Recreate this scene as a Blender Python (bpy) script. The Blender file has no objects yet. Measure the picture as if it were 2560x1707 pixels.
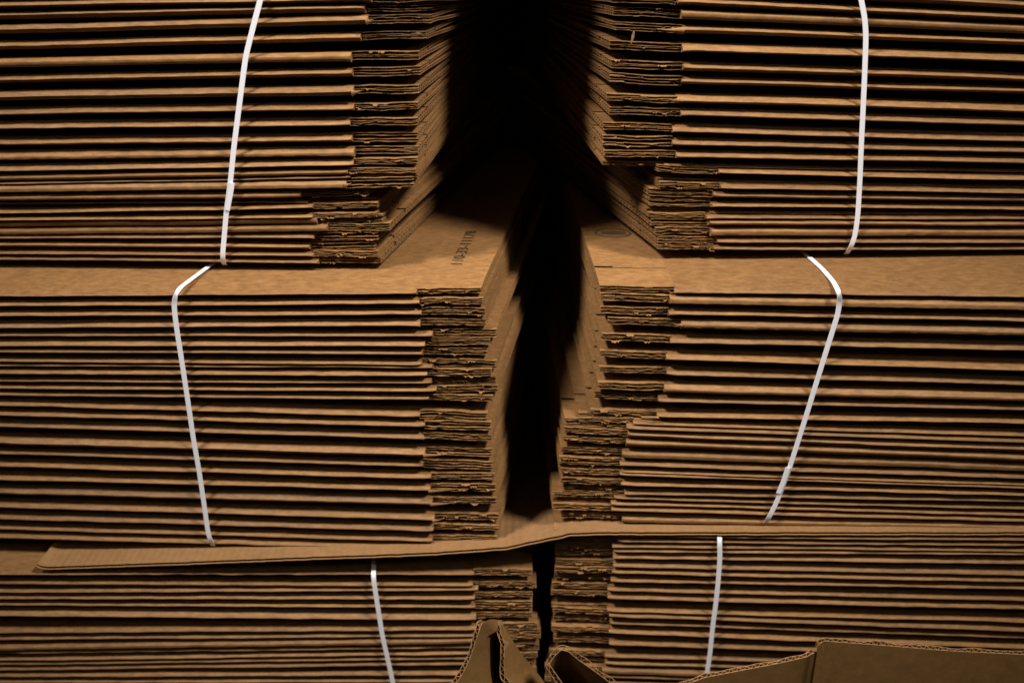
import bpy, math, random
import numpy as np
from mathutils import Vector, Matrix

# ------------------------------------------------------------------ scene basics
sc = bpy.context.scene
col = sc.collection
rng = random.Random(11)
sc.view_settings.view_transform = 'Standard'
sc.view_settings.look = 'None'
sc.view_settings.exposure = 0.0
sc.view_settings.gamma = 1.0
sc.view_settings.use_curve_mapping = False
sc.render.engine = 'CYCLES'
sc.cycles.use_denoising = True
sc.cycles.max_bounces = 6
sc.cycles.diffuse_bounces = 3

W = bpy.data.worlds.new("World")
sc.world = W
W.use_nodes = True
W.node_tree.nodes['Background'].inputs[0].default_value = (0.85, 0.93, 1.0, 1)
W.node_tree.nodes['Background'].inputs[1].default_value = 0.016

# ------------------------------------------------------------------ camera (photo measured at 2560 x 1707)
FPX = 2600.0
TH = math.atan((853.5 + 400) / FPX)
CAM = np.array([0.0, -0.9, 0.9 * math.tan(TH)])
FWD = np.array([0, math.cos(TH), -math.sin(TH)])
UPV = np.array([0, math.sin(TH), math.cos(TH)])
RGT = np.array([1.0, 0, 0])
cam = bpy.data.cameras.new("camera")
cam.sensor_width = 36.0
cam.lens = FPX / 2560 * 36
cam.clip_start = 0.02
cam.clip_end = 60
cam.dof.use_dof = True
cam.dof.focus_distance = 0.97
cam.dof.aperture_fstop = 4.0
co = bpy.data.objects.new("camera", cam)
co.location = CAM
co.rotation_euler = (math.pi / 2 - TH, 0, 0)
col.objects.link(co)
sc.camera = co


def ray(x, y):
    return FWD + RGT * ((x - 1280) / FPX) - UPV * ((y - 853.5) / FPX)


def hit_plane(x, y, p0, n):
    d = ray(x, y)
    s = np.dot(np.asarray(p0) - CAM, n) / np.dot(d, n)
    return CAM + s * d


def hit_y(x, y, Y):
    return hit_plane(x, y, (0, Y, 0), np.array([0, 1.0, 0]))


def hit_z(x, y, z):
    return hit_plane(x, y, (0, 0, z), np.array([0, 0, 1.0]))


# ------------------------------------------------------------------ materials
def new_mat(name):
    m = bpy.data.materials.new(name)
    m.use_nodes = True
    nt = m.node_tree
    b = nt.nodes['Principled BSDF']
    return m, nt, b


def kraft(name, c1, c2, scale=(85, 240, 240), bump=0.25, rough=0.78, spec=0.25, lines=False, speck=True):
    m, nt, b = new_mat(name)
    N, L = nt.nodes.new, nt.links.new
    tc = N('ShaderNodeTexCoord')
    oi = N('ShaderNodeObjectInfo')
    add = N('ShaderNodeVectorMath'); add.operation = 'ADD'
    mul = N('ShaderNodeVectorMath'); mul.operation = 'SCALE'
    cmb = N('ShaderNodeCombineXYZ')
    for k in range(3):
        L(oi.outputs['Random'], cmb.inputs[k])
    L(cmb.outputs[0], mul.inputs[0]); mul.inputs['Scale'].default_value = 13.0
    L(tc.outputs['Object'], add.inputs[0]); L(mul.outputs[0], add.inputs[1])
    mp = N('ShaderNodeMapping'); mp.inputs['Scale'].default_value = scale
    L(add.outputs[0], mp.inputs['Vector'])
    n1 = N('ShaderNodeTexNoise'); n1.inputs['Scale'].default_value = 1.0
    n1.inputs['Detail'].default_value = 5; n1.inputs['Roughness'].default_value = 0.65
    L(mp.outputs[0], n1.inputs['Vector'])
    n2 = N('ShaderNodeTexNoise'); n2.inputs['Scale'].default_value = 9.0
    n2.inputs['Detail'].default_value = 3
    L(add.outputs[0], n2.inputs['Vector'])
    n3 = N('ShaderNodeTexNoise'); n3.inputs['Scale'].default_value = 700.0
    n3.inputs['Detail'].default_value = 2
    L(add.outputs[0], n3.inputs['Vector'])
    r1 = N('ShaderNodeMapRange'); r1.inputs[1].default_value = 0.32; r1.inputs[2].default_value = 0.68
    L(n1.outputs['Fac'], r1.inputs[0])
    mix = N('ShaderNodeMix'); mix.data_type = 'RGBA'
    mix.inputs['A'].default_value = (*c1, 1); mix.inputs['B'].default_value = (*c2, 1)
    L(r1.outputs[0], mix.inputs['Factor'])
    # broad patches + fine fibres + a tint of its own for each sheet
    ad = N('ShaderNodeMath'); ad.operation = 'MULTIPLY_ADD'
    ad.inputs[1].default_value = 0.30; ad.inputs[2].default_value = 0.72
    L(n2.outputs['Fac'], ad.inputs[0])
    ad2 = N('ShaderNodeMath'); ad2.operation = 'MULTIPLY_ADD'
    ad2.inputs[1].default_value = 0.34
    L(n3.outputs['Fac'], ad2.inputs[0]); L(ad.outputs[0], ad2.inputs[2])
    ad3 = N('ShaderNodeMath'); ad3.operation = 'MULTIPLY_ADD'
    ad3.inputs[1].default_value = 0.30
    L(oi.outputs['Random'], ad3.inputs[0]); L(ad2.outputs[0], ad3.inputs[2])
    sub = N('ShaderNodeMath'); sub.operation = 'SUBTRACT'; sub.inputs[1].default_value = 0.18
    L(ad3.outputs[0], sub.inputs[0])
    hs = N('ShaderNodeVectorMath'); hs.operation = 'SCALE'
    L(mix.outputs['Result'], hs.inputs[0]); L(sub.outputs[0], hs.inputs['Scale'])
    out = hs.outputs[0]
    hsum = n3.outputs['Fac']
    if lines:      # washboard of the flutes under the liner
        sep = N('ShaderNodeSeparateXYZ'); L(tc.outputs['Object'], sep.inputs[0])
        ph = N('ShaderNodeMath'); ph.operation = 'MULTIPLY'; ph.inputs[1].default_value = 2 * math.pi / 0.0079
        L(sep.outputs['X'], ph.inputs[0])
        sn = N('ShaderNodeMath'); sn.operation = 'SINE'; L(ph.outputs[0], sn.inputs[0])
        hm = N('ShaderNodeMath'); hm.operation = 'MULTIPLY_ADD'; hm.inputs[1].default_value = 0.8
        L(sn.outputs[0], hm.inputs[0]); L(n3.outputs['Fac'], hm.inputs[2])
        hsum = hm.outputs[0]
    L(out, b.inputs['Base Color'])
    b.inputs['Roughness'].default_value = rough
    b.inputs['Specular IOR Level'].default_value = spec
    bp = N('ShaderNodeBump'); bp.inputs['Strength'].default_value = bump
    bp.inputs['Distance'].default_value = 0.0006
    L(hsum, bp.inputs['Height']); L(bp.outputs[0], b.inputs['Normal'])
    return m


M_LINER = kraft("kraft_liner", (0.140, 0.066, 0.021), (0.248, 0.125, 0.044), rough=0.62, spec=0.35)
M_TORN = kraft("torn_kraft", (0.24, 0.125, 0.050), (0.33, 0.182, 0.080), scale=(200, 400, 400), bump=0.6)
M_MED = kraft("fluting_paper", (0.105, 0.055, 0.022), (0.165, 0.09, 0.037), scale=(120, 300, 300), bump=0.3)  # browner medium, darkened further for the shade inside the flute cavities
M_SHEET = kraft("pale_kraft_sheet", (0.225, 0.117, 0.046), (0.270, 0.145, 0.059), scale=(90, 150, 150), bump=0.35, lines=True)
M_OPEN = kraft("carton_board", (0.150, 0.075, 0.021), (0.195, 0.100, 0.030), scale=(80, 90, 90), bump=0.2)

M_INK, nt, b = new_mat("print_ink")
b.inputs['Base Color'].default_value = (0.032, 0.020, 0.012, 1); b.inputs['Roughness'].default_value = 0.7
M_INK2, nt, b = new_mat("low_contrast_ink")  # browner ink, close in tone to the board
b.inputs['Base Color'].default_value = (0.075, 0.040, 0.018, 1); b.inputs['Roughness'].default_value = 0.8

M_STRAP, nt, b = new_mat("white_strap_plastic")
tc = nt.nodes.new('ShaderNodeTexCoord')
nz = nt.nodes.new('ShaderNodeTexNoise'); nz.inputs['Scale'].default_value = 900
nt.links.new(tc.outputs['Object'], nz.inputs['Vector'])
bp = nt.nodes.new('ShaderNodeBump'); bp.inputs['Strength'].default_value = 0.12; bp.inputs['Distance'].default_value = 0.0004
nt.links.new(nz.outputs['Fac'], bp.inputs['Height']); nt.links.new(bp.outputs[0], b.inputs['Normal'])
b.inputs['Base Color'].default_value = (0.84, 0.84, 0.91, 1)
b.inputs['Roughness'].default_value = 0.42
b.inputs['Specular IOR Level'].default_value = 0.5

M_DARK, nt, b = new_mat("unlit_dark")  # near-black colour stands in for the unlit background
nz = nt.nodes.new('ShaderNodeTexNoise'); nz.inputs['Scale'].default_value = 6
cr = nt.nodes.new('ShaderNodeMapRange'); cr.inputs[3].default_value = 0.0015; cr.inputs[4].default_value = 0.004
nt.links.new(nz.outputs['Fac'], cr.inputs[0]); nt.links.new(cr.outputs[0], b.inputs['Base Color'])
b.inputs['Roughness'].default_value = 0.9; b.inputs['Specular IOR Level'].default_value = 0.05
M_STEEL, nt, b = new_mat("shaded_steel")  # steel colour cut to near black, as if no light reached it
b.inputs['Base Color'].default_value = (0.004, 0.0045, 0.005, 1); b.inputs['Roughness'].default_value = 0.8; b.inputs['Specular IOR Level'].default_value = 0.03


# ------------------------------------------------------------------ mesh helpers
class Mesh:
    def __init__(self):
        self.v = []; self.f = []; self.n = 0

    def grid(self, P, close_u=False, cap=False):
        """P: (a, b, 3) array -> quads."""
        a, b_, _ = P.shape
        self.v.append(P.reshape(-1, 3))
        i = np.arange(a * b_).reshape(a, b_) + self.n
        if close_u:
            i = np.concatenate([i, i[:, :1]], axis=1)
        q = np.stack([i[:-1, :-1], i[1:, :-1], i[1:, 1:], i[:-1, 1:]], axis=-1).reshape(-1, 4)
        self.f.extend(q.tolist())
        if cap:
            self.f.append(i[0, :b_].tolist()[::-1]); self.f.append(i[-1, :b_].tolist())
        self.n += a * b_
        return i

    def poly(self, pts):
        p = np.asarray(pts, float)
        self.v.append(p); self.f.append(list(range(self.n, self.n + len(p)))); self.n += len(p)

    def box(self, lo, hi):
        x0, y0, z0 = lo; x1, y1, z1 = hi
        p = np.array([(x0, y0, z0), (x1, y0, z0), (x1, y1, z0), (x0, y1, z0), (x0, y0, z1), (x1, y0, z1), (x1, y1, z1), (x0, y1, z1)], float)
        o = self.n
        self.v.append(p)
        for q in ((0, 3, 2, 1), (4, 5, 6, 7), (0, 1, 5, 4), (1, 2, 6, 5), (2, 3, 7, 6), (3, 0, 4, 7)):
            self.f.append([o + k for k in q])
        self.n += 8

    def build(self, name, mat, parent=None, smooth=True, flip=False, origin=None):
        V = np.concatenate(self.v)
        if origin is not None:
            V = V - np.asarray(origin)
        F = [f[::-1] for f in self.f] if flip else self.f
        me = bpy.data.meshes.new(name)
        me.from_pydata(V.tolist(), [], F)
        me.materials.append(mat)
        if smooth:
            me.polygons.foreach_set('use_smooth', [True] * len(me.polygons))
            try:
                me.set_sharp_from_angle(angle=math.radians(38))
            except Exception:
                pass
        me.update()
        o = bpy.data.objects.new(name, me)
        col.objects.link(o)
        if parent is not None:
            o.parent = parent
        elif origin is not None:
            o.location = origin
        return o


def tag(o, label=None, cat=None, group=None, kind=None):
    if label: o['label'] = label
    if cat: o['category'] = cat
    if group: o['group'] = group
    if kind: o['kind'] = kind
    return o


def empty(name, loc, rz=0.0):
    o = bpy.data.objects.new(name, None)
    o.empty_display_size = 0.02
    o.location = loc; o.rotation_euler = (0, 0, rz)
    col.objects.link(o)
    return o


def waves(seed, n=7, lo=3.0, hi=40.0):
    """smooth 1-D noise: a sum of sines, roughly in -1..1, argument in metres (lo..hi cycles per metre)"""
    r = np.random.RandomState(seed)
    fr = np.exp(r.uniform(math.log(lo), math.log(hi), n)); ph = r.uniform(0, 6.28, n)
    am = r.uniform(.4, 1, n); am /= np.sqrt((am ** 2).sum() / 2) * 1.6
    return lambda x: (am[:, None] * np.sin(6.283 * fr[:, None] * np.atleast_1d(x)[None, :] + ph[:, None])).sum(0)


def jag(seed, n, amp, tears, depth):
    """ragged torn edge: jitter plus a few torn-in or hanging bits"""
    r = np.random.RandomState(seed)
    a = np.interp(np.arange(n), np.arange(0, n + 2, 2), r.uniform(-1, 1, len(np.arange(0, n + 2, 2)))) * amp * .55
    a = a + amp * 1.3 * np.interp(np.arange(n), np.arange(0, n + 5, 5), r.uniform(-1, 1, len(np.arange(0, n + 5, 5))))
    for _ in range(tears):
        k = r.randint(2, max(3, n - 4)); w = r.randint(3, 9)
        a[k:k + w] += r.uniform(-1, .7) * depth * r.uniform(.35, 1, len(a[k:k + w]))
    return a


def sm(x):
    x = np.clip(x, 0, 1)
    return x * x * (3 - 2 * x)


# ------------------------------------------------------------------ measured rows
# each row: (bottom of the fold at the frame edge, at the notch, notch x, corner x)
def rows(o, n, xn, xc):
    return [dict(o=a, n=b_, xn=c, xc=d) for a, b_, c, d in zip(o, n, xn, xc)]


TL = rows(
    [-12, 24, 52, 86, 127, 171, 212, 253, 294, 327, 370, 404, 433, 453, 468, 483, 504, 519, 541, 555, 571, 588, 603, 622, 641, 656],
    [-26, 8, 32, 63, 105, 154, 195, 240, 282, 320, 361, 393, 419, 439, 453, 471, 497, 516, 528, 549, 562, 580, 601, 627, 646, 665],
    [925, 927, 910, 918, 899, 876, 879, 882, 883, 873, 877, 883, 882, 868, 874, 865, 749, 762, 779, 780, 789, 816, 784, 771, 782, 793],
    [1090, 1098, 1077, 1075, 1064, 1044, 1048, 1045, 1043, 1041, 1041, 1043, 1041, 1038, 1040, 1032, 916, 928, 939, 938, 952, 971, 941, 933, 942, 947])
TR = rows(
    [-8, 24, 55, 85, 116, 159, 208, 241, 287, 321, 360, 389, 416, 440, 455, 478, 488, 510, 530, 545, 553, 572, 593, 613, 632],
    [-58, -22, 15, 48, 85, 131, 181, 215, 261, 296, 336, 370, 401, 424, 438, 466, 476, 500, 521, 540, 551, 569, 592, 613, 631],
    [1700, 1700, 1696, 1706, 1707, 1708, 1710, 1706, 1694, 1703, 1684, 1683, 1692, 1665, 1800, 1809, 1804, 1787, 1784, 1784, 1770, 1776, 1780, 1795, 1786],
    [1535, 1535, 1531, 1537, 1541, 1526, 1531, 1526, 1518, 1526, 1511, 1508, 1512, 1513, 1648, 1653, 1653, 1630, 1630, 1630, 1628, 1633, 1643, 1648, 1650])
ML = rows(
    [751, 774, 798, 826, 850, 871, 890, 908, 924, 941, 964, 981, 998, 1023, 1046, 1072, 1114, 1144, 1174, 1207, 1239, 1276, 1303, 1331, 1349],
    [743, 768, 794, 821, 850, 871, 895, 917, 929, 947, 969, 988, 1010, 1052, 1075, 1103, 1145, 1176, 1205, 1234, 1267, 1308, 1334, 1362, 1380],
    [1040, 1047, 1052, 1049, 1079, 1061, 1054, 1052, 1079, 1067, 1076, 1089, 1071, 1048, 1061, 1058, 1061, 1056, 1076, 1074, 1079, 1084, 1082, 1079, 1108],
    [1200, 1206, 1211, 1213, 1238, 1223, 1215, 1206, 1237, 1227, 1237, 1243, 1230, 1216, 1227, 1228, 1228, 1229, 1235, 1238, 1238, 1243, 1243, 1239, 1265])
MR = rows(
    [750, 778, 812, 842, 882, 932, 969, 1006, 1032, 1064, 1076, 1096, 1111, 1133, 1156, 1180, 1201, 1217, 1227, 1245, 1260, 1281, 1297, 1312, 1328],
    [738, 761, 794, 822, 862, 905, 944, 983, 1011, 1047, 1057, 1066, 1077, 1096, 1119, 1147, 1168, 1184, 1195, 1219, 1241, 1255, 1269, 1284, 1309],
    [1687, 1675, 1672, 1703, 1677, 1666, 1668, 1661, 1647, 1644, 1606, 1584, 1567, 1570, 1566, 1557, 1550, 1556, 1550, 1553, 1562, 1536, 1529, 1529, 1556],
    [1501, 1501, 1501, 1520, 1504, 1501, 1499, 1496, 1488, 1478, 1449, 1449, 1413, 1411, 1408, 1403, 1399, 1399, 1402, 1403, 1407, 1385, 1382, 1382, 1407])
BL = rows(
    [1442, 1464, 1485, 1502, 1521, 1543, 1587, 1602, 1626, 1639, 1655, 1668, 1682, 1696, 1710, 1724, 1740],
    [1443, 1470, 1479, 1504, 1528, 1553, 1580, 1594, 1608, 1625, 1638, 1654, 1668, 1692, 1708, 1724, 1740],
    [1185, 1182, 1195, 1187, 1188, 1190, 1192, 1194, 1195, 1190, 1195, 1192, 1190, 1188, 1190, 1192, 1190],
    [1331, 1329, 1341, 1332, 1331, 1331, 1344, 1350, 1352, 1340, 1348, 1344, 1338, 1340, 1342, 1344, 1342])
BR = rows(
    [1355, 1367, 1381, 1392, 1415, 1443, 1462, 1479, 1510, 1528, 1561, 1582, 1603, 1628, 1650, 1680, 1700, 1715, 1730, 1745],
    [1346, 1358, 1370, 1384, 1401, 1423, 1440, 1460, 1484, 1502, 1534, 1545, 1567, 1589, 1618, 1649, 1668, 1684, 1700, 1716],
    [1540, 1544, 1531, 1535, 1533, 1533, 1530, 1527, 1519, 1519, 1518, 1523, 1525, 1522, 1523, 1512, 1513, 1505, 1508, 1506],
    [1385, 1387, 1387, 1387, 1388, 1389, 1387, 1386, 1380, 1378, 1379, 1382, 1383, 1379, 1384, 1373, 1366, 1362, 1364, 1362])

DEPTH = 0.50          # how far a flat box reaches back
FLUTE = 0.0079        # flute pitch
SLOT = 0.047

ORD = ['zeroth', 'first', 'second', 'third', 'fourth', 'fifth', 'sixth', 'seventh', 'eighth', 'ninth', 'tenth', 'eleventh',
       'twelfth', 'thirteenth', 'fourteenth', 'fifteenth', 'sixteenth', 'seventeenth', 'eighteenth', 'nineteenth', 'twentieth']


class Bundle:
    def __init__(self, name, rows_, left, psi, Y0, xanchor, yanchor):
        self.name = name; self.rows = rows_; self.left = left
        self.psi = math.radians(psi)
        self.ef = np.array([math.cos(self.psi), -math.sin(self.psi), 0])
        self.ein = np.array([math.sin(self.psi), math.cos(self.psi), 0])
        P = hit_y(xanchor, yanchor, Y0)
        self.P0 = np.array([P[0], Y0, 0.0])
        self.sg = -1.0 if left else 1.0
        self.xo = 0 if left else 2560
        # first pass: bottom edges of the folds on the front plane
        for r in self.rows:
            pn = self.hit(r['xn'], r['n']); po = self.hit(self.xo, r['o']); pc = self.hit(r['xc'], r['n'])
            r['SN'], r['SO'], r['SC'] = self.S(pn), self.S(po), self.S(pc)
            r['zb'] = (pn[2], po[2])
        sref = 0.12 if True else 0
        R = self.rows
        for r in R:
            k = (r['zb'][1] - r['zb'][0]) / (r['SO'] - r['SN'])
            r['b'] = k; r['a'] = r['zb'][0] - k * r['SN']
        S1 = np.mean([r['SN'] for r in R]); S2 = R[0]['SO']
        zz = lambda r, s: r['a'] + r['b'] * s
        for i, r in enumerate(R):
            gaps = []
            for s in (S1, S2):
                if i > 0: gaps.append(zz(R[i - 1], s) - zz(r, s))
                if i < len(R) - 1: gaps.append(zz(r, s) - zz(R[i + 1], s))
            g = min(gaps)
            r['gap'] = g
            r['t'] = float(np.clip(0.465 * g, 0.0015, 0.0040))
            r['a'] += r['t'] * 1.05          # from the bottom edge to the middle of the fold

    def hit(self, x, y, w=0.0):
        return hit_plane(x, y, self.P0 + self.ein * w, self.ein)

    def S(self, p):
        return float(np.dot(p - self.P0, self.ef)) * self.sg

    def zc(self, i, s):
        r = self.rows[i]
        return r['a'] + r['b'] * s

    def world(self, s, w, z):
        return self.P0 + self.ef * (self.sg * s) + self.ein * w + np.array([0, 0, z])


def make_box(B, i, label, seed, top_flat=False, tilt=0.0, tilt_up=0.0, tilt_dn=0.0, skew=0.0, slot=True, group='flattened cardboard boxes in strapped bundles'):
    """One flat-folded carton: folded_panel (the crease that faces us), upper_flap and lower_flap (each > fluting)."""
    R = B.rows
    r = R[i]
    rr = np.random.RandomState(seed)
    t = r['t']
    w0 = rr.uniform(-0.0012, 0.0012)
    if t < 0.0021: w0 += 0.004
    SC, SN = r['SC'], r['SN']
    Send = r['SO'] + 0.16
    orig = B.world(SC, 0, B.zc(i, SC))
    root = empty('flattened_box', orig, -B.psi)
    tag(root, label, 'flattened box', group)
    z0 = B.zc(i, SC)

    def half(side, s, w):
        """half spacing to the neighbour above (side=1) or below (-1) at depth w"""
        c = B.zc(i, s) - tilt * w
        if side > 0:
            if top_flat: return np.full_like(s + w, t + 0.0002)
            if i == 0: return np.full_like(s + w, max(t, 0.005))
            o = B.zc(i - 1, s) - tilt_up * w
            return np.maximum((o - c) / 2 - 0.00025, t * 0.75)
        if i == len(R) - 1: return np.full_like(s + w, t + 0.0003)
        o = B.zc(i + 1, s) - tilt_dn * w
        return np.maximum((c - o) / 2 - 0.00025, t * 0.75)

    sag = waves(seed, 6, 0.8, 7); fine = waves(seed + 1, 9, 9, 60); push = waves(seed + 2, 7, 2, 30); crinkle = waves(seed + 3, 12, 25, 140)
    bend = (0.10 if r['gap'] < .010 else 0.2) * rr.uniform(.85, 1.25)

    def surf(side, s, w):
        """outer surface of the upper / lower board behind the fold (offset from the middle)"""
        if top_flat and side > 0: return t * (.5 + .5 * sm((w - .012) / .022)) + .0002
        U = half(side, s, w)
        return t + (U - t) * sm((w - 0.006) / bend) * (0.6 if r['gap'] > .010 and U.max() > t else 1.0)

    def loc(s, w, z):
        """local coordinates of the root: x along the front, y into the stack"""
        x = B.sg * (s - SC)
        return np.stack(np.broadcast_arrays(x + skew * np.maximum(w, 0) * sm((0.5 - (s - SC)) / .2), w, z), axis=-1)

    cz = lambda s, w: B.zc(i, s) - z0 - tilt * w + 0.00028 * sag(np.ravel(s)).reshape(np.shape(s))

    # ---- folded panel
    ns = 120
    s = np.concatenate([SN + np.array([0, 0.0012, .003, .006, .011]), np.linspace(SN + .018, Send, ns - 5)])
    deep = [DEPTH, .3, .16, .09, .06, .045, .034, .028, .023, .020]
    prof = []
    for w in deep: prof.append((1, w, None))
    if rr.uniform() < (0.4 if B.name == 'TL' else 0.12):                # a squarer fold with a sharp crease along the middle
        wu = rr.uniform(0.0055, 0.011); wl = rr.uniform(0.002, 0.0045)
        lean = rr.uniform(-.0010, .0012)
        hi = rr.uniform(-.1, 0.45); lo = rr.uniform(-0.85, -0.55)
        nose = [(1.0, wu), (.92, wu * .66), (.5 + .5 * hi, wu * .32), (hi + .10, wu * .10), (hi + .035, wu * .03), (hi, 0.0), (hi - .05, -.0001),
                (hi * .5 + lo * .5, -.0001 + lean * .5), (lo + .08, .0003 + lean), (lo, .0007 + lean), (lo * .5 - .5, wl * .5 + lean * .4), (-1.0, wl)]
    else:                                                               # a pinched fold: long sloping top, thin bright nose
        wu = rr.uniform(0.010, 0.019); wl = rr.uniform(0.006, 0.011)
        hr = rr.uniform(-0.40, 0.15); lo = hr - .26
        nose = [(1.0, wu), (.80, wu * .62), (.45 + .4 * hr, wu * .27), (hr + .30, .0012), (hr + .18, .0005), (hr + .07, .0001), (hr - .06, 0.0),
                (hr - .16, .0003), (lo, .0010), (lo - .08, .0020), (lo * .5 - .5, wl * .55), (-1.0, wl)]
    if top_flat: nose = [(h_ * .5 if h_ > 0 else h_, w_) for h_, w_ in nose]
    for h_, w_ in nose: prof.append((1 if h_ >= 0 else -1, None, (h_, w_)))
    for w in deep[::-1]: prof.append((-1, w, None))
    P = np.zeros((len(s), len(prof), 3))
    dn = (0.00014 if r['gap'] > .009 else .00007) * fine(s); dw = 0.00038 * push(s)
    endp = np.exp(-np.maximum(s - SN, 0) / 0.0035)
    lip = rr.uniform(-0.0004, 0.0013)
    for k, (side, w, a) in enumerate(prof):
        if w is not None:
            ww = np.full_like(s, w) + w0
            z = cz(s, ww) + side * surf(side, s, np.full_like(s, w))
        else:
            h_, w_ = a
            fr = max(0.0, 1 - w_ / .006)
            ww = w0 + w_ + dw * fr + 0.0012 * endp * fr
            z = cz(s, ww) + h_ * t + dn * (1 - 0.4 * abs(h_)) + (.00022 * crinkle(s) if lo - .01 < h_ < lo + .1 else 0)
        if side < 0: z = z - lip * endp * (1.0 if w is None else max(0, 1 - w / .02))
        else: z = z - 0.3 * lip * endp * (1.0 if w is None else 0)
        P[:, k, :] = loc(s, ww, z)
    m = Mesh(); idx = m.grid(P)
    nd = len(deep)
    # torn end of the fold
    m.f.append(idx[0, nd - 2:len(prof) - nd + 2].tolist())
    panel = m.build('folded_panel', M_LINER, root, flip=B.left)

    # ---- the two flaps cut free beside the notch
    cf = rr.uniform(.72, .92) if r['gap'] > .0065 else rr.uniform(.85, .96)
    T = max(0.0012, t * cf - 0.00035)
    thin = lambda side, w: 0.0 if (top_flat and side > 0) else -t * (1 - cf) * (1 - sm((np.maximum(w, 0) - .02) / .09))
    th = 0.00045
    nf = 58
    sf = np.linspace(SC, SN + 0.0008, nf)
    bend_in = rr.uniform(-.0006, .0006)
    shift = waves(seed + 9, 4, 4, 22)
    base = rr.uniform(0.0042, 0.0080)
    open_front = rr.choice([0, 0, 0, .0008, .0016])
    for side, nm in ((1, 'upper_flap'), (-1, 'lower_flap')):
        m = Mesh(); md = Mesh()
        zz = lambda w: (cz(sf, w) + side * (surf(side, sf, np.maximum(w, 0)) + thin(side, w) + 0.0001 + open_front * np.exp(-w / .02))
                        + 0.0007 * shift(sf) * np.exp(-np.maximum(w, 0) / .03))
        pieces = [(None, DEPTH)]
        if side > 0 and slot: pieces = [(None, SLOT), (SLOT, DEPTH)]
        for layer in (0, 1):
            off = -side * layer * (T - th)
            own = waves(seed * 13 + layer + 2 * (side > 0), 5, 8, 60)
            for p_i, (wa, wb) in enumerate(pieces):
                if wa is None:
                    wf = w0 + base + jag(seed * 7 + layer + 2 * (side > 0), nf, 0.00045, int(rr.choice([0, 1, 1, 2, 2])), 0.0030)
                    hang = -0.0009 * (wf < (w0 + base - .0014)) * rr.uniform(0.3, 1.6)
                    curl = jag(seed * 5 + layer + side, nf, 0.00013, int(rr.choice([0, 1, 1, 2])), 0.0010)
                    curl[0] *= .3
                else:
                    wf = SLOT + np.where(sf - SC < .018, .0046, .0018) + jag(seed * 3 + layer, nf, .0003, 2, .0008)
                    hang = 0; curl = 0
                if wb < DEPTH:
                    wend = wb + jag(seed * 3 + 1 + layer, nf, .0003, 2, .0008)
                    ws = [wend, wf * .3 + wend * .7, wf * .7 + wend * .3, wf * .9 + wend * .1]
                else:
                    ws = [np.full(nf, q) for q in (DEPTH, .3, .16, .09, .07)]
                    if wa is None: ws += [np.full(nf, q) for q in (.045, .028, .015)]
                    else: ws += [wf * .7 + .07 * .3]
                cols = []
                for w in ws + [wf]:
                    e = (np.abs(w - wf) < 1e-9)
                    z = zz(w) + off + (hang + curl) * e + .0003 * own(sf) * np.exp(-np.maximum(w - .004, 0) / .006)
                    cols.append((w, z))
                g = [loc(sf, w, z + 0.5 * th * 0) for w, z in cols]
                h = [loc(sf, w, z - side * th) for w, z in cols[::-1]]
                m.grid(np.stack(g + h, axis=1), close_u=True, cap=True)
        # fluting: waves along the side edge, ragged along the front
        amp = max(0.0004, (T - 2 * th) / 2)
        for wa, wb in ([(base + w0, SLOT - .0005), (SLOT + .0052, .34)] if (side > 0 and slot) else [(base + w0, .34)]):
            w = np.arange(wa, wb, FLUTE / 8)
            wv = np.clip(1.25 * np.sin(2 * math.pi * w / FLUTE + seed), -1, 1)
            ss = np.array([SC + .0002, SC + .014])
            G = []
            for q in ss:
                sq = np.full_like(w, q)
                mid = cz(sq, w) + side * (surf(side, sq, np.maximum(w, 0)) + thin(side, w) + .0001 + open_front * np.exp(-w / .02) - T / 2) \
                    + 0.0007 * shift(sq) * np.exp(-np.maximum(w, 0) / .03)
                G.append(loc(sq, w, mid + amp * wv))
            md.grid(np.stack(G, axis=0))
        sfm = sf[sf > SC + .013]
        if len(sfm) > 3:
            n2 = len(sfm)
            wf = w0 + base + 0.0018 + jag(seed * 11 + side, n2, 0.0007, 1, 0.0018)
            G = []
            for q in np.linspace(0, 1, 12):
                w = wf + q * 0.014
                mid = cz(sfm, w) + side * (surf(side, sfm, np.maximum(w, 0)) + thin(side, w) + .0001 + open_front * np.exp(-w / .02) - T / 2)
                wv = np.clip(1.25 * np.sin(2 * math.pi * w / FLUTE + seed), -1, 1)
                G.append(loc(sfm, w, mid + amp * wv))
            md.grid(np.stack(G, axis=1))
        fl = m.build(nm, M_LINER if False else M_TORN if False else M_LINER, root, flip=B.left)
        md.build('fluting', M_MED, fl)
    B.rows[i]['root'] = root
    B.rows[i]['top'] = lambda p: z0 + float(cz(np.array([B.S(p)]), np.array([.03]))[0]) + t + .0002
    return root


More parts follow.
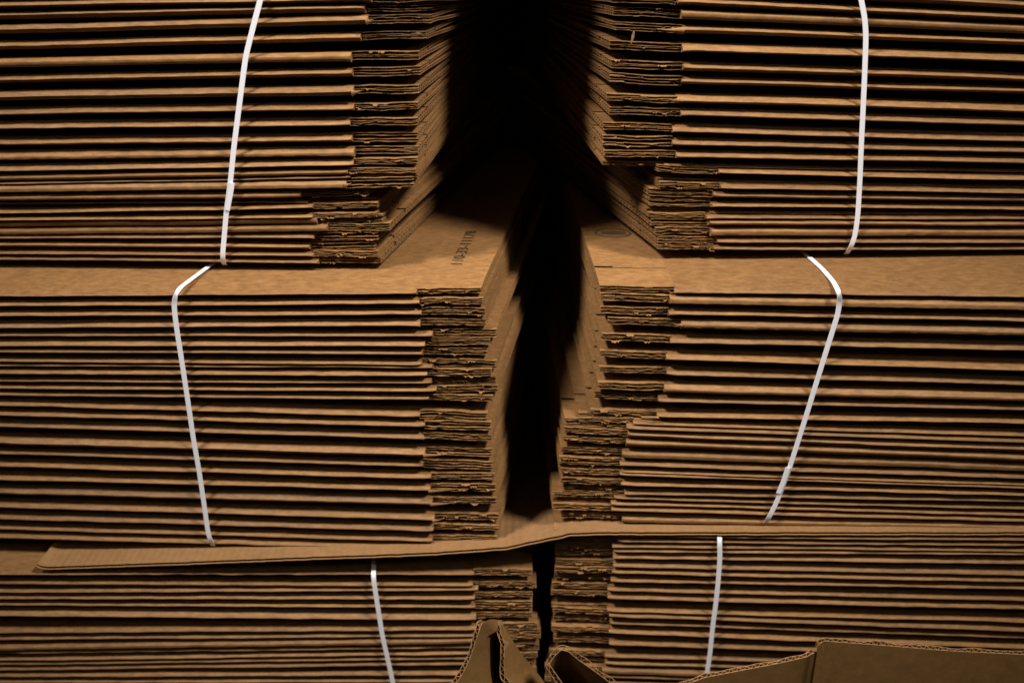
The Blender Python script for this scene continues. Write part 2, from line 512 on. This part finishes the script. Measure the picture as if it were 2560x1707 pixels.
def build_bundle(B, place, seed, tilts=None, skew=0.0, top_flat=False, from_frame=0, special=None, slot=True, cut_bottom=False):
    n = len(B.rows)
    tilts = tilts or [0.0] * n
    for i in range(n):
        if special and i in special:
            lab = special[i]
        elif from_frame:
            # the top of this bundle is out of the picture
            k = i
            if i == 0: lab = 'brown flattened carton in the ' + place + ', added unseen above the frame for shade'  # extra row added out of view to shade the one below
            elif i <= 12: lab = 'brown flattened carton, %s down from the photo\'s top edge in the %s' % (ORD[k], place)
            else: lab = 'brown flattened carton, %s from the bottom of the %s' % (ORD[n - i], place)
        elif cut_bottom:
            lab = 'brown flattened carton, %s from the top of the %s' % (ORD[i + 1], place)
        else:
            lab = ('brown flattened carton, %s from the top of the %s' % (ORD[i + 1], place)) if i < n / 2 else \
                ('brown flattened carton, %s from the bottom of the %s' % (ORD[n - i], place))
        sk = skew(i) if callable(skew) else skew
        make_box(B, i, lab, seed + i * 17, top_flat=(top_flat and i == 0), tilt=tilts[i],
                 tilt_up=tilts[max(0, i - 1)], tilt_dn=tilts[min(n - 1, i + 1)], skew=sk, slot=slot)


# ------------------------------------------------------------------ place the six bundles
bML = Bundle('ML', ML, True, 3.2, 0.0, 1040, 743)
bMR = Bundle('MR', MR, False, 0.6, 0.006, 1560, 738)
topz = lambda B, s: B.zc(0, s) + B.rows[0]['t'] + 0.0002
zML = topz(bML, 0.15); zMR = topz(bMR, 0.15)
cl, cr = hit_z(790, 680, zML + .001), hit_z(1790, 652, zMR + .001)
cl0, cr0 = hit_z(0, 668, topz(bML, .4) + .001), hit_z(2560, 640, topz(bMR, .4) + .001)
yTL, yTR = cl[1], cr[1]
pTL = math.degrees(math.atan2(cl0[1] - cl[1], cl[0] - cl0[0])); pTR = -math.degrees(math.atan2(cr0[1] - cr[1], cr0[0] - cr[0]))
print('yaw of the upper bundles', pTL, pTR)
pTL = min(max(pTL, -1), 6); pTR = max(min(pTR, 1), -6)
bTL = Bundle('TL', TL, True, pTL, yTL, 790, 660)
bTR = Bundle('TR', TR, False, pTR, yTR, 1790, 630)
SKL = math.tan(math.radians(7 - pTL)); SKR = math.tan(math.radians(-8 - pTR))
zb = bML.zc(len(ML) - 1, 0.0) - ML[-1]['t']
yBL = -0.007
bBL = Bundle('BL', BL, True, 0.5, yBL, 1185, 1443)
bBR = Bundle('BR', BR, False, 0.5, -0.003, 1540, 1400)
print('zML', zML, 'zMR', zMR, 'yTL', yTL, 'yTR', yTR, 'zb', zb, 'yBL', yBL)
for B in (bTL, bTR, bML, bMR, bBL, bBR):
    print(B.name, ['%.1f/%.1f' % (r['gap'] * 1000, r['t'] * 1000) for r in B.rows])

tl_t = [0.14 * max(0.0, 1 - i / 10) for i in range(len(TL))]
tr_t = [0.14 * max(0.0, 1 - i / 10) for i in range(len(TR))]
build_bundle(bTL, 'upper left bundle', 1000, tl_t, skew=lambda i: SKL if i < 16 else SKL + 0.12, from_frame=1)
build_bundle(bTR, 'upper right bundle', 2000, tr_t, skew=lambda i: SKR if i < 14 else SKR - 0.16, from_frame=1)
build_bundle(bML, 'middle left bundle', 3000, top_flat=True, slot=False, skew=math.tan(math.radians(5.5)),
             special={0: 'brown flattened carton with a printed code, topmost of the middle left bundle'})
build_bundle(bMR, 'middle right bundle', 4000, top_flat=True, skew=math.tan(math.radians(-3.7)),
             special={0: 'brown flattened carton with a slit and oval stamp, topmost of middle right bundle'})
build_bundle(bBL, 'lower left bundle', 5000, top_flat=True, cut_bottom=True)
build_bundle(bBR, 'lower right bundle', 6000, top_flat=True, cut_bottom=True)


def torn_liner(B, i, L, drop=1.0, seed=0):
    """a strip of the outer liner torn off the fold and left hanging beside the notch"""
    r = B.rows[i]; root = r['root']; t = r['t']
    rr = np.random.RandomState(seed + i)
    a = np.linspace(0, 1, 18)
    G = []
    for q in np.linspace(0, 1, 7):
        s_ = r['SN'] + .001 - a * L
        top = .35 - .55 * a + .08 * np.sin(9 * a); low = -1.15 * drop + .95 * a * drop + rr.uniform(-.08, .08, 18) * (1 if q == 1 else 0)
        z = B.zc(i, r['SN']) - B.zc(i, r['SC']) + t * (top * (1 - q) + low * q)
        w = -.0006 + .0055 * a ** 1.4 - .0016 * np.sin(math.pi * q) * (1 - a * .6) + .0015 * q
        G.append(np.stack([B.sg * (s_ - r['SC']), w, z], 1))
    m = Mesh(); m.grid(np.stack(G, 1))
    m.build('torn_liner', M_TORN, root)


for B, i, L, d in ((bML, 16, .030, 1.0), (bML, 19, .027, 1.05), (bML, 20, .026, 1.0), (bML, 21, .012, .7), (bMR, 9, .026, 1.25), (bTR, 4, .026, 1.1),
                   (bTR, 8, .010, .8), (bTL, 3, .006, 1.0), (bTL, 7, .008, 1.1), (bTL, 15, .006, .9), (bMR, 3, .010, .8), (bML, 15, .009, .8)):
    torn_liner(B, i, L, d)

# unseen carton blocks added above the upper bundles to shade the gap
for B, side in ((bTL, 'left'), (bTR, 'right')):
    r = B.rows[0]
    z = B.zc(0, r['SN']) + .006
    pr = [(DEPTH, z)]
    for k in range(26):
        for a in np.linspace(-1, 1, 9):
            pr.append((.03 * (abs(a) ** 3) if abs(a) < 1 else .05, z + .0075 + .015 * k + .0062 * a if abs(a) < 1 else z + .0075 + .015 * k + .0072 * a))
    pr.append((DEPTH, z + .39))
    ss = np.linspace(r['SC'] + .004, r['SO'] + .16, 12)
    G = np.stack([np.stack([B.world(q, w, h) for w, h in pr]) for q in ss])
    o0 = B.world(ss[0], 0, z)
    m = Mesh(); m.grid(G, close_u=True, cap=True)
    tag(m.build('shade_stack', M_LINER, None, origin=o0), 'unseen cartons added on top of the upper %s bundle for shade' % side, 'carton stack')

# ------------------------------------------------------------------ straps
def ribbon(pts, normals, width, thick, m, origin, wob=0.0):
    """flat band through the 3-D points, resampled smoothly"""
    P = np.array(pts); Nn = np.array(normals, float)
    d = np.r_[0, np.cumsum(np.linalg.norm(np.diff(P, axis=0), axis=1))]
    n = max(12, int(d[-1] / 0.004))
    u = np.linspace(0, d[-1], n)
    Q = np.stack([np.interp(u, d, P[:, k]) for k in range(3)], 1)
    K = np.stack([np.interp(u, d, Nn[:, k]) for k in range(3)], 1)
    for _ in range(3):
        Q[1:-1] = (Q[:-2] + 2 * Q[1:-1] + Q[2:]) / 4
        K[1:-1] = (K[:-2] + 2 * K[1:-1] + K[2:]) / 4
    T_ = np.gradient(Q, axis=0); T_ /= np.linalg.norm(T_, axis=1)[:, None]
    K /= np.linalg.norm(K, axis=1)[:, None]
    X = np.cross(T_, K); X /= np.linalg.norm(X, axis=1)[:, None]
    K2 = np.cross(X, T_)
    sec = [(-.5, 0.0), (-.46, .5), (.46, .5), (.5, 0.0), (.46, -.5), (-.46, -.5)]
    G = np.stack([Q + X * (a * width) + K2 * (b_ * thick) for a, b_ in sec], axis=1)
    m.grid(G, close_u=True, cap=True)


def strap(B, top, front, tail, label, zt=None, overlap=None, width=0.0050):
    pts, nor = [], []
    out = -B.ein
    for (x, y) in top:
        p = hit_z(x, y, zt + 0.0007); pts.append(p); nor.append((0, 0, 1))
    for (x, y) in front:
        pts.append(B.hit(x, y, -0.0036)); nor.append(out)
    for (x, y, w) in tail:
        pts.append(B.hit(x, y, w)); nor.append(tuple(out * .3 + np.array([0, 0, -1.0])))
    o0 = pts[len(top)].copy()
    root = empty('strap', o0)
    tag(root, label, 'strap', 'white plastic straps round the bundles')
    m = Mesh(); ribbon(pts, nor, width, 0.0006, m, o0)
    m.build('band', M_STRAP, root, origin=o0).location = (0, 0, 0)
    if overlap:
        pp = [B.hit(x, y, -0.0036 - 0.0009) for (x, y) in overlap]
        m = Mesh(); ribbon(pp, [tuple(out)] * len(pp), width, 0.0006, m, o0)
        m.build('overlapping_end', M_STRAP, root, origin=o0).location = (0, 0, 0)
    return root


strap(bTL, [], [(664, -60), (651, 0), (632, 71), (614, 143), (600, 250), (585, 366), (576, 455), (566, 527), (559, 610), (556, 640), (557, 655)],
      [(561, 661, 0.004), (570, 666, 0.03)], 'white plastic strap with a lapped end round the upper left bundle',
      overlap=[(580.5, 457), (577, 480), (572, 505), (568, 526)])
strap(bTR, [], [(2140, -60), (2153, 0), (2162, 45), (2165, 89), (2162, 178), (2158, 268), (2153.5, 357), (2150, 446), (2145, 535), (2138, 589), (2126, 622)],
      [(2117, 634, 0.004), (2105, 637, 0.03)], 'white plastic strap bowing round the upper right bundle')
strap(bML, [(545, 650), (521, 666), (497, 684), (456, 714), (443, 727)],
      [(436, 746), (435, 764), (438.5, 799), (445, 843), (456, 913), (468.7, 996), (484, 1100), (499, 1185), (511, 1266), (520, 1332), (527, 1354)],
      [(535, 1366, 0.004), (548, 1370, 0.03)], 'white plastic strap bent over the printed middle left bundle', zt=zML)
strap(bMR, [(2000, 625), (2024, 643), (2055, 671), (2083, 703), (2097, 729)],
      [(2100, 748), (2095, 784), (2062.6, 887), (2013.6, 1045), (1972, 1175), (1943, 1252), (1920, 1298)],
      [(1909, 1312, 0.004), (1890, 1316, 0.03)], 'white plastic strap slanting down the middle right bundle', zt=zMR,
      overlap=[(1970, 1168), (1958, 1205), (1946, 1233)])
zBL = topz(bBL, 0.15); zBR = topz(bBR, 0.15)
strap(bBL, [(935, 1360), (935, 1385), (933.6, 1430)],
      [(933.4, 1442), (938.6, 1481), (947, 1532), (955, 1584), (965.5, 1630), (975, 1672), (983, 1710), (990, 1738)],
      [], 'white plastic strap down the front of the lower left bundle', zt=zBL)
strap(bBR, [(1799, 1325), (1799, 1336)],
      [(1799, 1352), (1800, 1390), (1796, 1448), (1790, 1506), (1782, 1564), (1775, 1634), (1767, 1685), (1760, 1735)],
      [], 'white plastic strap down the front of the lower right bundle', zt=zBR)


# ------------------------------------------------------------------ corrugated sheet lying between the middle and lower bundles
def corrugated(path, back, T, m_top, m_bot, m_flu, o0, phase=0.0, th=0.0005, up=(0, 0, 1), cuts=260):
    """board whose cut edge follows `path` (dense 3-D polyline) and whose body runs along `back` (vector or per-point vectors);
    the flutes show along the path"""
    P = np.array(path); d = np.r_[0, np.cumsum(np.linalg.norm(np.diff(P, axis=0), axis=1))]
    n = int(d[-1] / (FLUTE / 10)) + 2
    u = np.linspace(0, d[-1], n)
    Q = np.stack([np.interp(u, d, P[:, k]) for k in range(3)], 1)
    for _ in range(6): Q[1:-1] = (Q[:-2] + 2 * Q[1:-1] + Q[2:]) / 4
    Tn = np.gradient(Q, axis=0); Tn /= np.linalg.norm(Tn, axis=1)[:, None]
    Bk = np.broadcast_to(np.array(back, float), Q.shape) if np.ndim(back) == 1 else np.stack(
        [np.interp(u, d, np.array(back)[:, k]) for k in range(3)], 1)
    Nn = np.cross(Tn, Bk); Nn /= np.linalg.norm(Nn, axis=1)[:, None]
    flip = np.sign(np.einsum('ij,j->i', Nn, np.array(up, float))); flip[flip == 0] = 1
    if abs(flip.sum()) < len(flip): flip[:] = 1 if flip.sum() >= 0 else -1
    Nn = Nn * flip[:, None]
    jit = 0.0004 * jag(5, n, 1, 6, 2)
    jw = np.convolve(jit, np.ones(9) / 9, 'same')
    def board(mm, hi, lo, step):
        Q = box_[0]
        k = np.r_[np.arange(0, n - 1, step), n - 1]
        A = [Q[k] + Nn[k] * hi + Bk[k] * q + (Bk[k] / np.linalg.norm(Bk[k], axis=1)[:, None]) * jw[k][:, None] for q in (1, .6, .3, .1, 0)]
        C = [Q[k] + Nn[k] * lo + Bk[k] * q + (Bk[k] / np.linalg.norm(Bk[k], axis=1)[:, None]) * jw[k][:, None] for q in (0, .1, .3, .6, 1)]
        mm.grid(np.stack(A + C, 1), close_u=True, cap=True)
    box_ = [Q]
    board(m_top, 0, -th, 3)
    box_ = [Q - Bk / np.linalg.norm(Bk, axis=1)[:, None] * 0.0007]
    board(m_bot, -T + th, -T, 3)
    wv = np.clip(1.2 * np.sin(2 * math.pi * u / FLUTE + phase + 0.5 * waves(3, 4, 3, 20)(u)), -1, 1)
    amp = (T - 2 * th) / 2
    for o_ in (0.0003, -0.0003):
        G = [Q + Nn * (-T / 2 + amp * wv + o_)[:, None] + Bk * q for q in (0.004, .3, 1)]
        m_flu.grid(np.stack(G, 1))
    return Q


YS = -0.02
pxs = [(93, 1409), (99, 1413), (118, 1416), (200, 1413), (300, 1409), (500, 1402), (700, 1394), (920, 1386), (1080, 1380), (1265, 1366), (1330, 1352), (1400, 1338),
       (1425, 1331.5), (1500, 1329), (1700, 1329), (2000, 1329), (2300, 1329), (2560, 1329), (2800, 1330)]
path = [hit_y(x, y, -0.004 - 0.008 * sm((x - 100) / 700.0) + .007 * sm((x - 1150) / 300)) for x, y in pxs]
o0 = path[9]
root = empty('separator_sheet', o0)
tag(root, 'wide single corrugated sheet with open flutes, lying between the middle and lower bundles', 'cardboard sheet')
m1, m2, m3 = Mesh(), Mesh(), Mesh()
corrugated(path, (0.04, 0.42, 0.0), 0.0036, m1, m2, m3, o0)
for mm, nm, mt in ((m1, 'top_liner', M_SHEET), (m2, 'bottom_liner', M_SHEET), (m3, 'fluting', M_TORN)):
    mm.build(nm, mt, root, origin=o0)
for B, nm in ((bML, 'ML'), (bMR, 'MR'), (bBL, 'BL'), (bBR, 'BR')):
    pass
print('sheet z', [round(float(p[2]), 4) for p in path])
print('ML bottom', bML.zc(24, -.1), bML.zc(24, .4), 'MR bottom', bMR.zc(24, 0), bMR.zc(24, .4), 'BLtop', zBL, 'BRtop', zBR)

# ------------------------------------------------------------------ printing on the two top boxes
r0 = bML.rows[0]['root']
ztxt = bML.rows[0]['top'](hit_z(1170, 625, zML))
cu = bpy.data.curves.new('printed_code', 'FONT')
cu.body = "110-33-11178"
cu.size = 0.0165
cu.space_character = 1.0
tmp = bpy.data.objects.new('tmp_text', cu)
me = bpy.data.meshes.new_from_object(tmp)
bpy.data.objects.remove(tmp)
V = np.zeros(len(me.vertices) * 3); me.vertices.foreach_get('co', V); V = V.reshape(-1, 3)
pa = hit_z(1153, 663, ztxt + 0.0004)       # baseline start (near end), letters' feet to the right
pb = hit_z(1192, 577, ztxt + 0.0004)
V[:, 0] *= np.linalg.norm(pb - pa) / V[:, 0].max()
ux = (pb - pa) / np.linalg.norm(pb - pa)
left = np.array([-ux[1], ux[0], 0.0])
Wd = pa[None, :] + V[:, :1] * ux[None, :] + V[:, 1:2] * left[None, :]
inv = np.array(Matrix.LocRotScale(r0.location, r0.rotation_euler, None).inverted())
Lc = (np.c_[Wd, np.ones(len(Wd))] @ inv.T)[:, :3]
Lc[:, 2] = [bML.rows[0]['top'](q) - r0.location[2] + 0.0003 for q in Wd]
me.vertices.foreach_set('co', Lc.ravel()); me.update()
me.materials.clear(); me.materials.append(M_INK)
po = bpy.data.objects.new('printed_code', me); col.objects.link(po); po.parent = r0

# oval maker's stamp, mostly hidden by the bundle above
r1 = bMR.rows[0]['root']
zst = bMR.rows[0]['top'](hit_z(1532, 582, zMR))
inv = np.array(Matrix.LocRotScale(r1.location, r1.rotation_euler, None).inverted())
c = hit_z(1532, 582, zst + 0.0004); ax = (hit_z(1578, 582, zst + .0004)[0] - c[0]); ay = hit_z(1532, 571, zst + .0004)[1] - c[1]
m = Mesh()
aa = np.linspace(0, 2 * math.pi, 49)
ring = np.stack([np.stack([c[0] + ax * k * np.cos(aa), c[1] + ay * k * np.sin(aa), np.full_like(aa, c[2])], 1) for k in (1, .86)], 1)
m.grid(ring)
for k in range(-5, 6):
    x = c[0] + ax * k * .12
    hh = ay * .45 * (1 - abs(k) * .06)
    for q in (0.0, 1.0):
        m.poly([(x - .0007 + .0016 * q, c[1] - hh, c[2]), (x + .0004 + .0016 * q, c[1] - hh, c[2]), (x + .0004 + .0016 * q, c[1] + hh * .8, c[2]), (x - .0007 + .0016 * q, c[1] + hh * .8, c[2])])
V = np.concatenate(m.v); m.v = [(np.c_[V, np.ones(len(V))] @ inv.T)[:, :3]]
m.build('printed_stamp', M_INK2, r1, smooth=False)

# ------------------------------------------------------------------ opened cartons in the foreground
def to_pts(lst):
    return [hit_y(x, y, Y) for x, y, Y in lst]


def dense(pts, n, k=3):
    P = np.array(pts); d = np.r_[0, np.cumsum(np.linalg.norm(np.diff(P, axis=0), axis=1))]
    u = np.linspace(0, d[-1], n)
    Q = np.stack([np.interp(u, d, P[:, k]) for k in range(3)], 1)
    for _ in range(k): Q[1:-1] = (Q[:-2] + 2 * Q[1:-1] + Q[2:]) / 4
    return Q


def loft(m, lines, n=40, thick=0.0):
    m.grid(np.stack([dense(l, n) for l in lines], 1))


def edge(path, inward, T, root, o0, phase=0.0):
    """the cut edge of a board: two liners with the wave between them, running along path"""
    P = dense(path, 160, 1)
    d = np.r_[0, np.cumsum(np.linalg.norm(np.diff(P, axis=0), axis=1))]
    n = int(d[-1] / (FLUTE / 12)) + 2
    u = np.linspace(0, d[-1], n)
    Q = np.stack([np.interp(u, d, P[:, k]) for k in range(3)], 1)
    Tn = np.gradient(Q, axis=0); Tn /= np.linalg.norm(Tn, axis=1)[:, None]
    Bk = np.broadcast_to(np.array(inward, float), Q.shape)
    Nn = np.cross(Tn, Bk); Nn /= np.linalg.norm(Nn, axis=1)[:, None]
    TT = (T * (1 + .22 * waves(int(phase * 10) + 2, 4, 8, 40)(u)))[:, None]
    ml, mf = Mesh(), Mesh()
    th = 0.0006
    for off in (0.0, 1.0):
        a = Q + Nn * (TT * off)
        ml.grid(np.stack([a + Bk * .9, a, a + Nn * th, a + Nn * th + Bk * .9], 1), close_u=True, cap=True)
    wv = np.clip(1.15 * np.sin(2 * math.pi * u / FLUTE * 1.05 + phase + waves(4, 4, 5, 30)(u)), -1, 1)[:, None]
    mid = Q + Nn * (TT * .5 + th * .5 + (TT * .5 - th * .8) * wv)
    mf.grid(np.stack([mid + Nn * .0003, mid + Nn * .0003 + Bk * .8, mid - Nn * .0003 + Bk * .8, mid - Nn * .0003], 1), close_u=True)
    lin = ml.build('cut_edge', M_TORN, root, origin=o0)
    mf.build('fluting', M_TORN, lin, origin=o0)


# A: flap creased to a peak
A1 = [(1246, 1549, -.105), (1226, 1546, -.108), (1205, 1557, -.115), (1197, 1580, -.12), (1188, 1608, -.122), (1177, 1642, -.125), (1158, 1682, -.13), (1136, 1715, -.135), (1085, 1785, -.14)]
A2 = [(1246, 1549, -.105), (1246, 1556, -.106), (1246, 1566, -.108), (1244, 1576, -.109), (1230, 1583, -.110), (1216, 1590, -.112), (1219, 1610, -.114), (1222, 1645, -.117), (1224, 1685, -.121), (1232, 1720, -.124), (1240, 1790, -.130)]
A3 = [(1246, 1549, -.105), (1247, 1556, -.105), (1248, 1568, -.104), (1247, 1577, -.098), (1242, 1586, -.080), (1240, 1598, -.068), (1242, 1615, -.062), (1244, 1645, -.066), (1246, 1685, -.078), (1252, 1720, -.088), (1270, 1790, -.098)]
A4 = [(1246, 1549, -.105), (1249, 1560, -.107), (1253, 1582, -.11), (1263, 1608, -.115), (1261, 1640, -.12), (1261, 1668, -.122), (1263, 1690, -.125), (1283, 1712, -.128), (1310, 1790, -.135)]
A5 = [(1247, 1549, -.104), (1256, 1560, -.10), (1272, 1583, -.095), (1290, 1614, -.09), (1304, 1634, -.085), (1330, 1664, -.08), (1352, 1692, -.078), (1368, 1715, -.075), (1410, 1790, -.07)]
o0 = hit_y(1220, 1790, -.11)
root = empty('bent_carton_flap', o0)
tag(root, 'brown carton flap bent to a peak with torn fluted edges, before the lower left bundle', 'carton flap')
m = Mesh(); loft(m, [to_pts(A1), to_pts(A2)], 60); m.build('front_panel', M_OPEN, root, origin=o0)
m = Mesh(); loft(m, [to_pts(A2), to_pts(A3), to_pts(A4)], 60); m.build('inner_panel', M_OPEN, root, origin=o0)
m = Mesh(); loft(m, [to_pts(A4), to_pts(A5)], 60); m.build('outer_panel', M_OPEN, root, origin=o0)
edge(to_pts(A1[2:])[::-1], (0.004, 0.010, -.006), 0.0040, root, o0, 1.0)
edge(to_pts(A4)[::-1], (0.004, 0.010, -.009), 0.0040, root, o0, 2.0)

# B: second folded piece, its cut end facing us
Bp = [(1450, 1785, -.13), (1412, 1715, -.125), (1392, 1686, -.122), (1374, 1660, -.12), (1386, 1640, -.118), (1403, 1624, -.117), (1420, 1628, -.117), (1450, 1652, -.118), (1490, 1680, -.12), (1526, 1707, -.122), (1580, 1760, -.125)]
o0 = hit_y(1440, 1785, -.11)
root = empty('folded_carton_end', o0)
tag(root, 'hollow folded carton end with open flutes, in front of the dark gap between lower bundles', 'carton flap')
bk = np.array([0.012, 0.095, -0.19])
m = Mesh(); P = dense(to_pts(Bp), 160, 1); m.grid(np.stack([P, P + bk * .3, P + bk], 1)); m.build('bent_panel', M_OPEN, root, origin=o0)
edge(to_pts(Bp), (0.001, 0.010, -.0095), 0.0042, root, o0, 3.0)

# C: opened carton wall at lower right
YC = -0.14
Cl = [(1700, 1716, YC - .006), (1763, 1693, YC - .006), (1845, 1677, YC - .006), (1950, 1657, YC - .004), (2015, 1642, YC - .002), (2036, 1631, YC + .001), (2050, 1624, YC + .0025), (2085, 1616, YC + .004)]
Cr = [(2046, 1612, YC), (2060, 1602, YC), (2210, 1613, YC), (2365, 1626, YC), (2560, 1636, YC), (2760, 1646, YC)]
o0 = hit_y(2200, 1800, YC)
root = empty('open_carton', o0)
tag(root, 'brown open carton wall with fluted top edge and torn corner, at lower right', 'open carton')
zbot = hit_y(2200, 1900, YC)[2]
for nm, pts in (('corner_flap', Cl), ('side_panel', Cr)):
    P = dense(to_pts(pts), 60)
    low = P.copy(); low[:, 2] = zbot
    if nm == 'corner_flap': low[:, 0] = np.linspace(P[0, 0], P[-1, 0] - .004, len(P))
    midp = (P + low) / 2 + np.array([0, -.001, 0])
    m = Mesh(); m.grid(np.stack([P, midp, low], 1)); fl = m.build(nm, M_OPEN, root, origin=o0)
    edge(to_pts(pts if nm == 'side_panel' else pts[:-2]), (0, 0.002, -0.010), 0.0036, root, o0, 4.0 + len(nm))
# torn liner strip down the corner
m = Mesh()
q = [hit_y(x, y, YC - .0075) for x, y in ((2056, 1612), (2058, 1624), (2052, 1645), (2046, 1668), (2040, 1690), (2034, 1716), (2030, 1740))]
q = dense(q, 30); j = np.random.RandomState(3).uniform(-.0005, .0005, 30)
m.grid(np.stack([q + np.stack([j, j * 0, j * 0], 1), q + np.stack([.0011 + j[::-1], np.full(30, .0012), j * 0], 1)], 1))
m.build('torn_liner', M_TORN, root, origin=o0)

# little paper shred hanging from a torn flap in the upper right bundle
rt = bTR.rows[4]['root']
inv = np.array(Matrix.LocRotScale(rt.location, rt.rotation_euler, None).inverted())
pts = [bTR.hit(x, y, .002) for x, y in ((1585, 78), (1583, 88), (1581, 98), (1578, 110))]
m = Mesh()
Q = np.stack([np.stack([p + np.array([-wd, 0, 0]), p + np.array([wd, .0006, 0])]) for p, wd in zip(pts, (.0006, .0013, .0012, .0004))])
V = Q.reshape(-1, 3); Q = ((np.c_[V, np.ones(len(V))] @ inv.T)[:, :3]).reshape(Q.shape)
m.grid(Q); m.build('torn_shred', M_TORN, rt)

# ------------------------------------------------------------------ what is behind and below
zfl = min(bBL.zc(len(BL) - 1, 0), bBR.zc(len(BR) - 1, 0)) - 0.006
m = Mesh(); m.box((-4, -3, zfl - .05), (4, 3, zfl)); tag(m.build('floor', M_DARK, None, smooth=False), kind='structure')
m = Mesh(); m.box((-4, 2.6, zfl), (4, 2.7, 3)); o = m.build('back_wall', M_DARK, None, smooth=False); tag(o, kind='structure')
p = hit_y(1264, 360, 1.6)
m = Mesh(); m.box((p[0] - .012, 1.6, zfl), (p[0] + .012, 1.63, 2.4))
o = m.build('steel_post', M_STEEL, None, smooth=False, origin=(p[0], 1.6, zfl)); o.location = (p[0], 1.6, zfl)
tag(o, 'faint grey steel post in the dark gap between the bundles', 'post')

# ------------------------------------------------------------------ lamps: two ceiling lamps in front of and above the stacks, plus two added fills
def lamp(x, y, z, power, size, tgt=(0, 0.0, 0.22), color=(1.0, 0.94, 0.85)):
    l = bpy.data.lights.new('ceiling_or_fill_lamp', 'AREA')
    l.shape = 'DISK'; l.size = size; l.energy = power; l.color = color; l.spread = math.radians(40)
    o = bpy.data.objects.new('ceiling_or_fill_lamp', l); col.objects.link(o)
    o.location = (x, y, z)
    d = Vector(tgt) - Vector((x, y, z))
    o.rotation_euler = d.to_track_quat('-Z', 'Y').to_euler()
    return o


lamp(-1.28, -0.72, 2.1, 5.0, 0.45)
lamp(1.28, -0.72, 2.1, 5.0, 0.45)
lamp(-2.3, -1.5, 1.6, 0.32, 0.5)  # weak fill added to lift the dim bands above the folds
lamp(2.3, -1.5, 1.6, 0.32, 0.5)  # matching added fill on the right
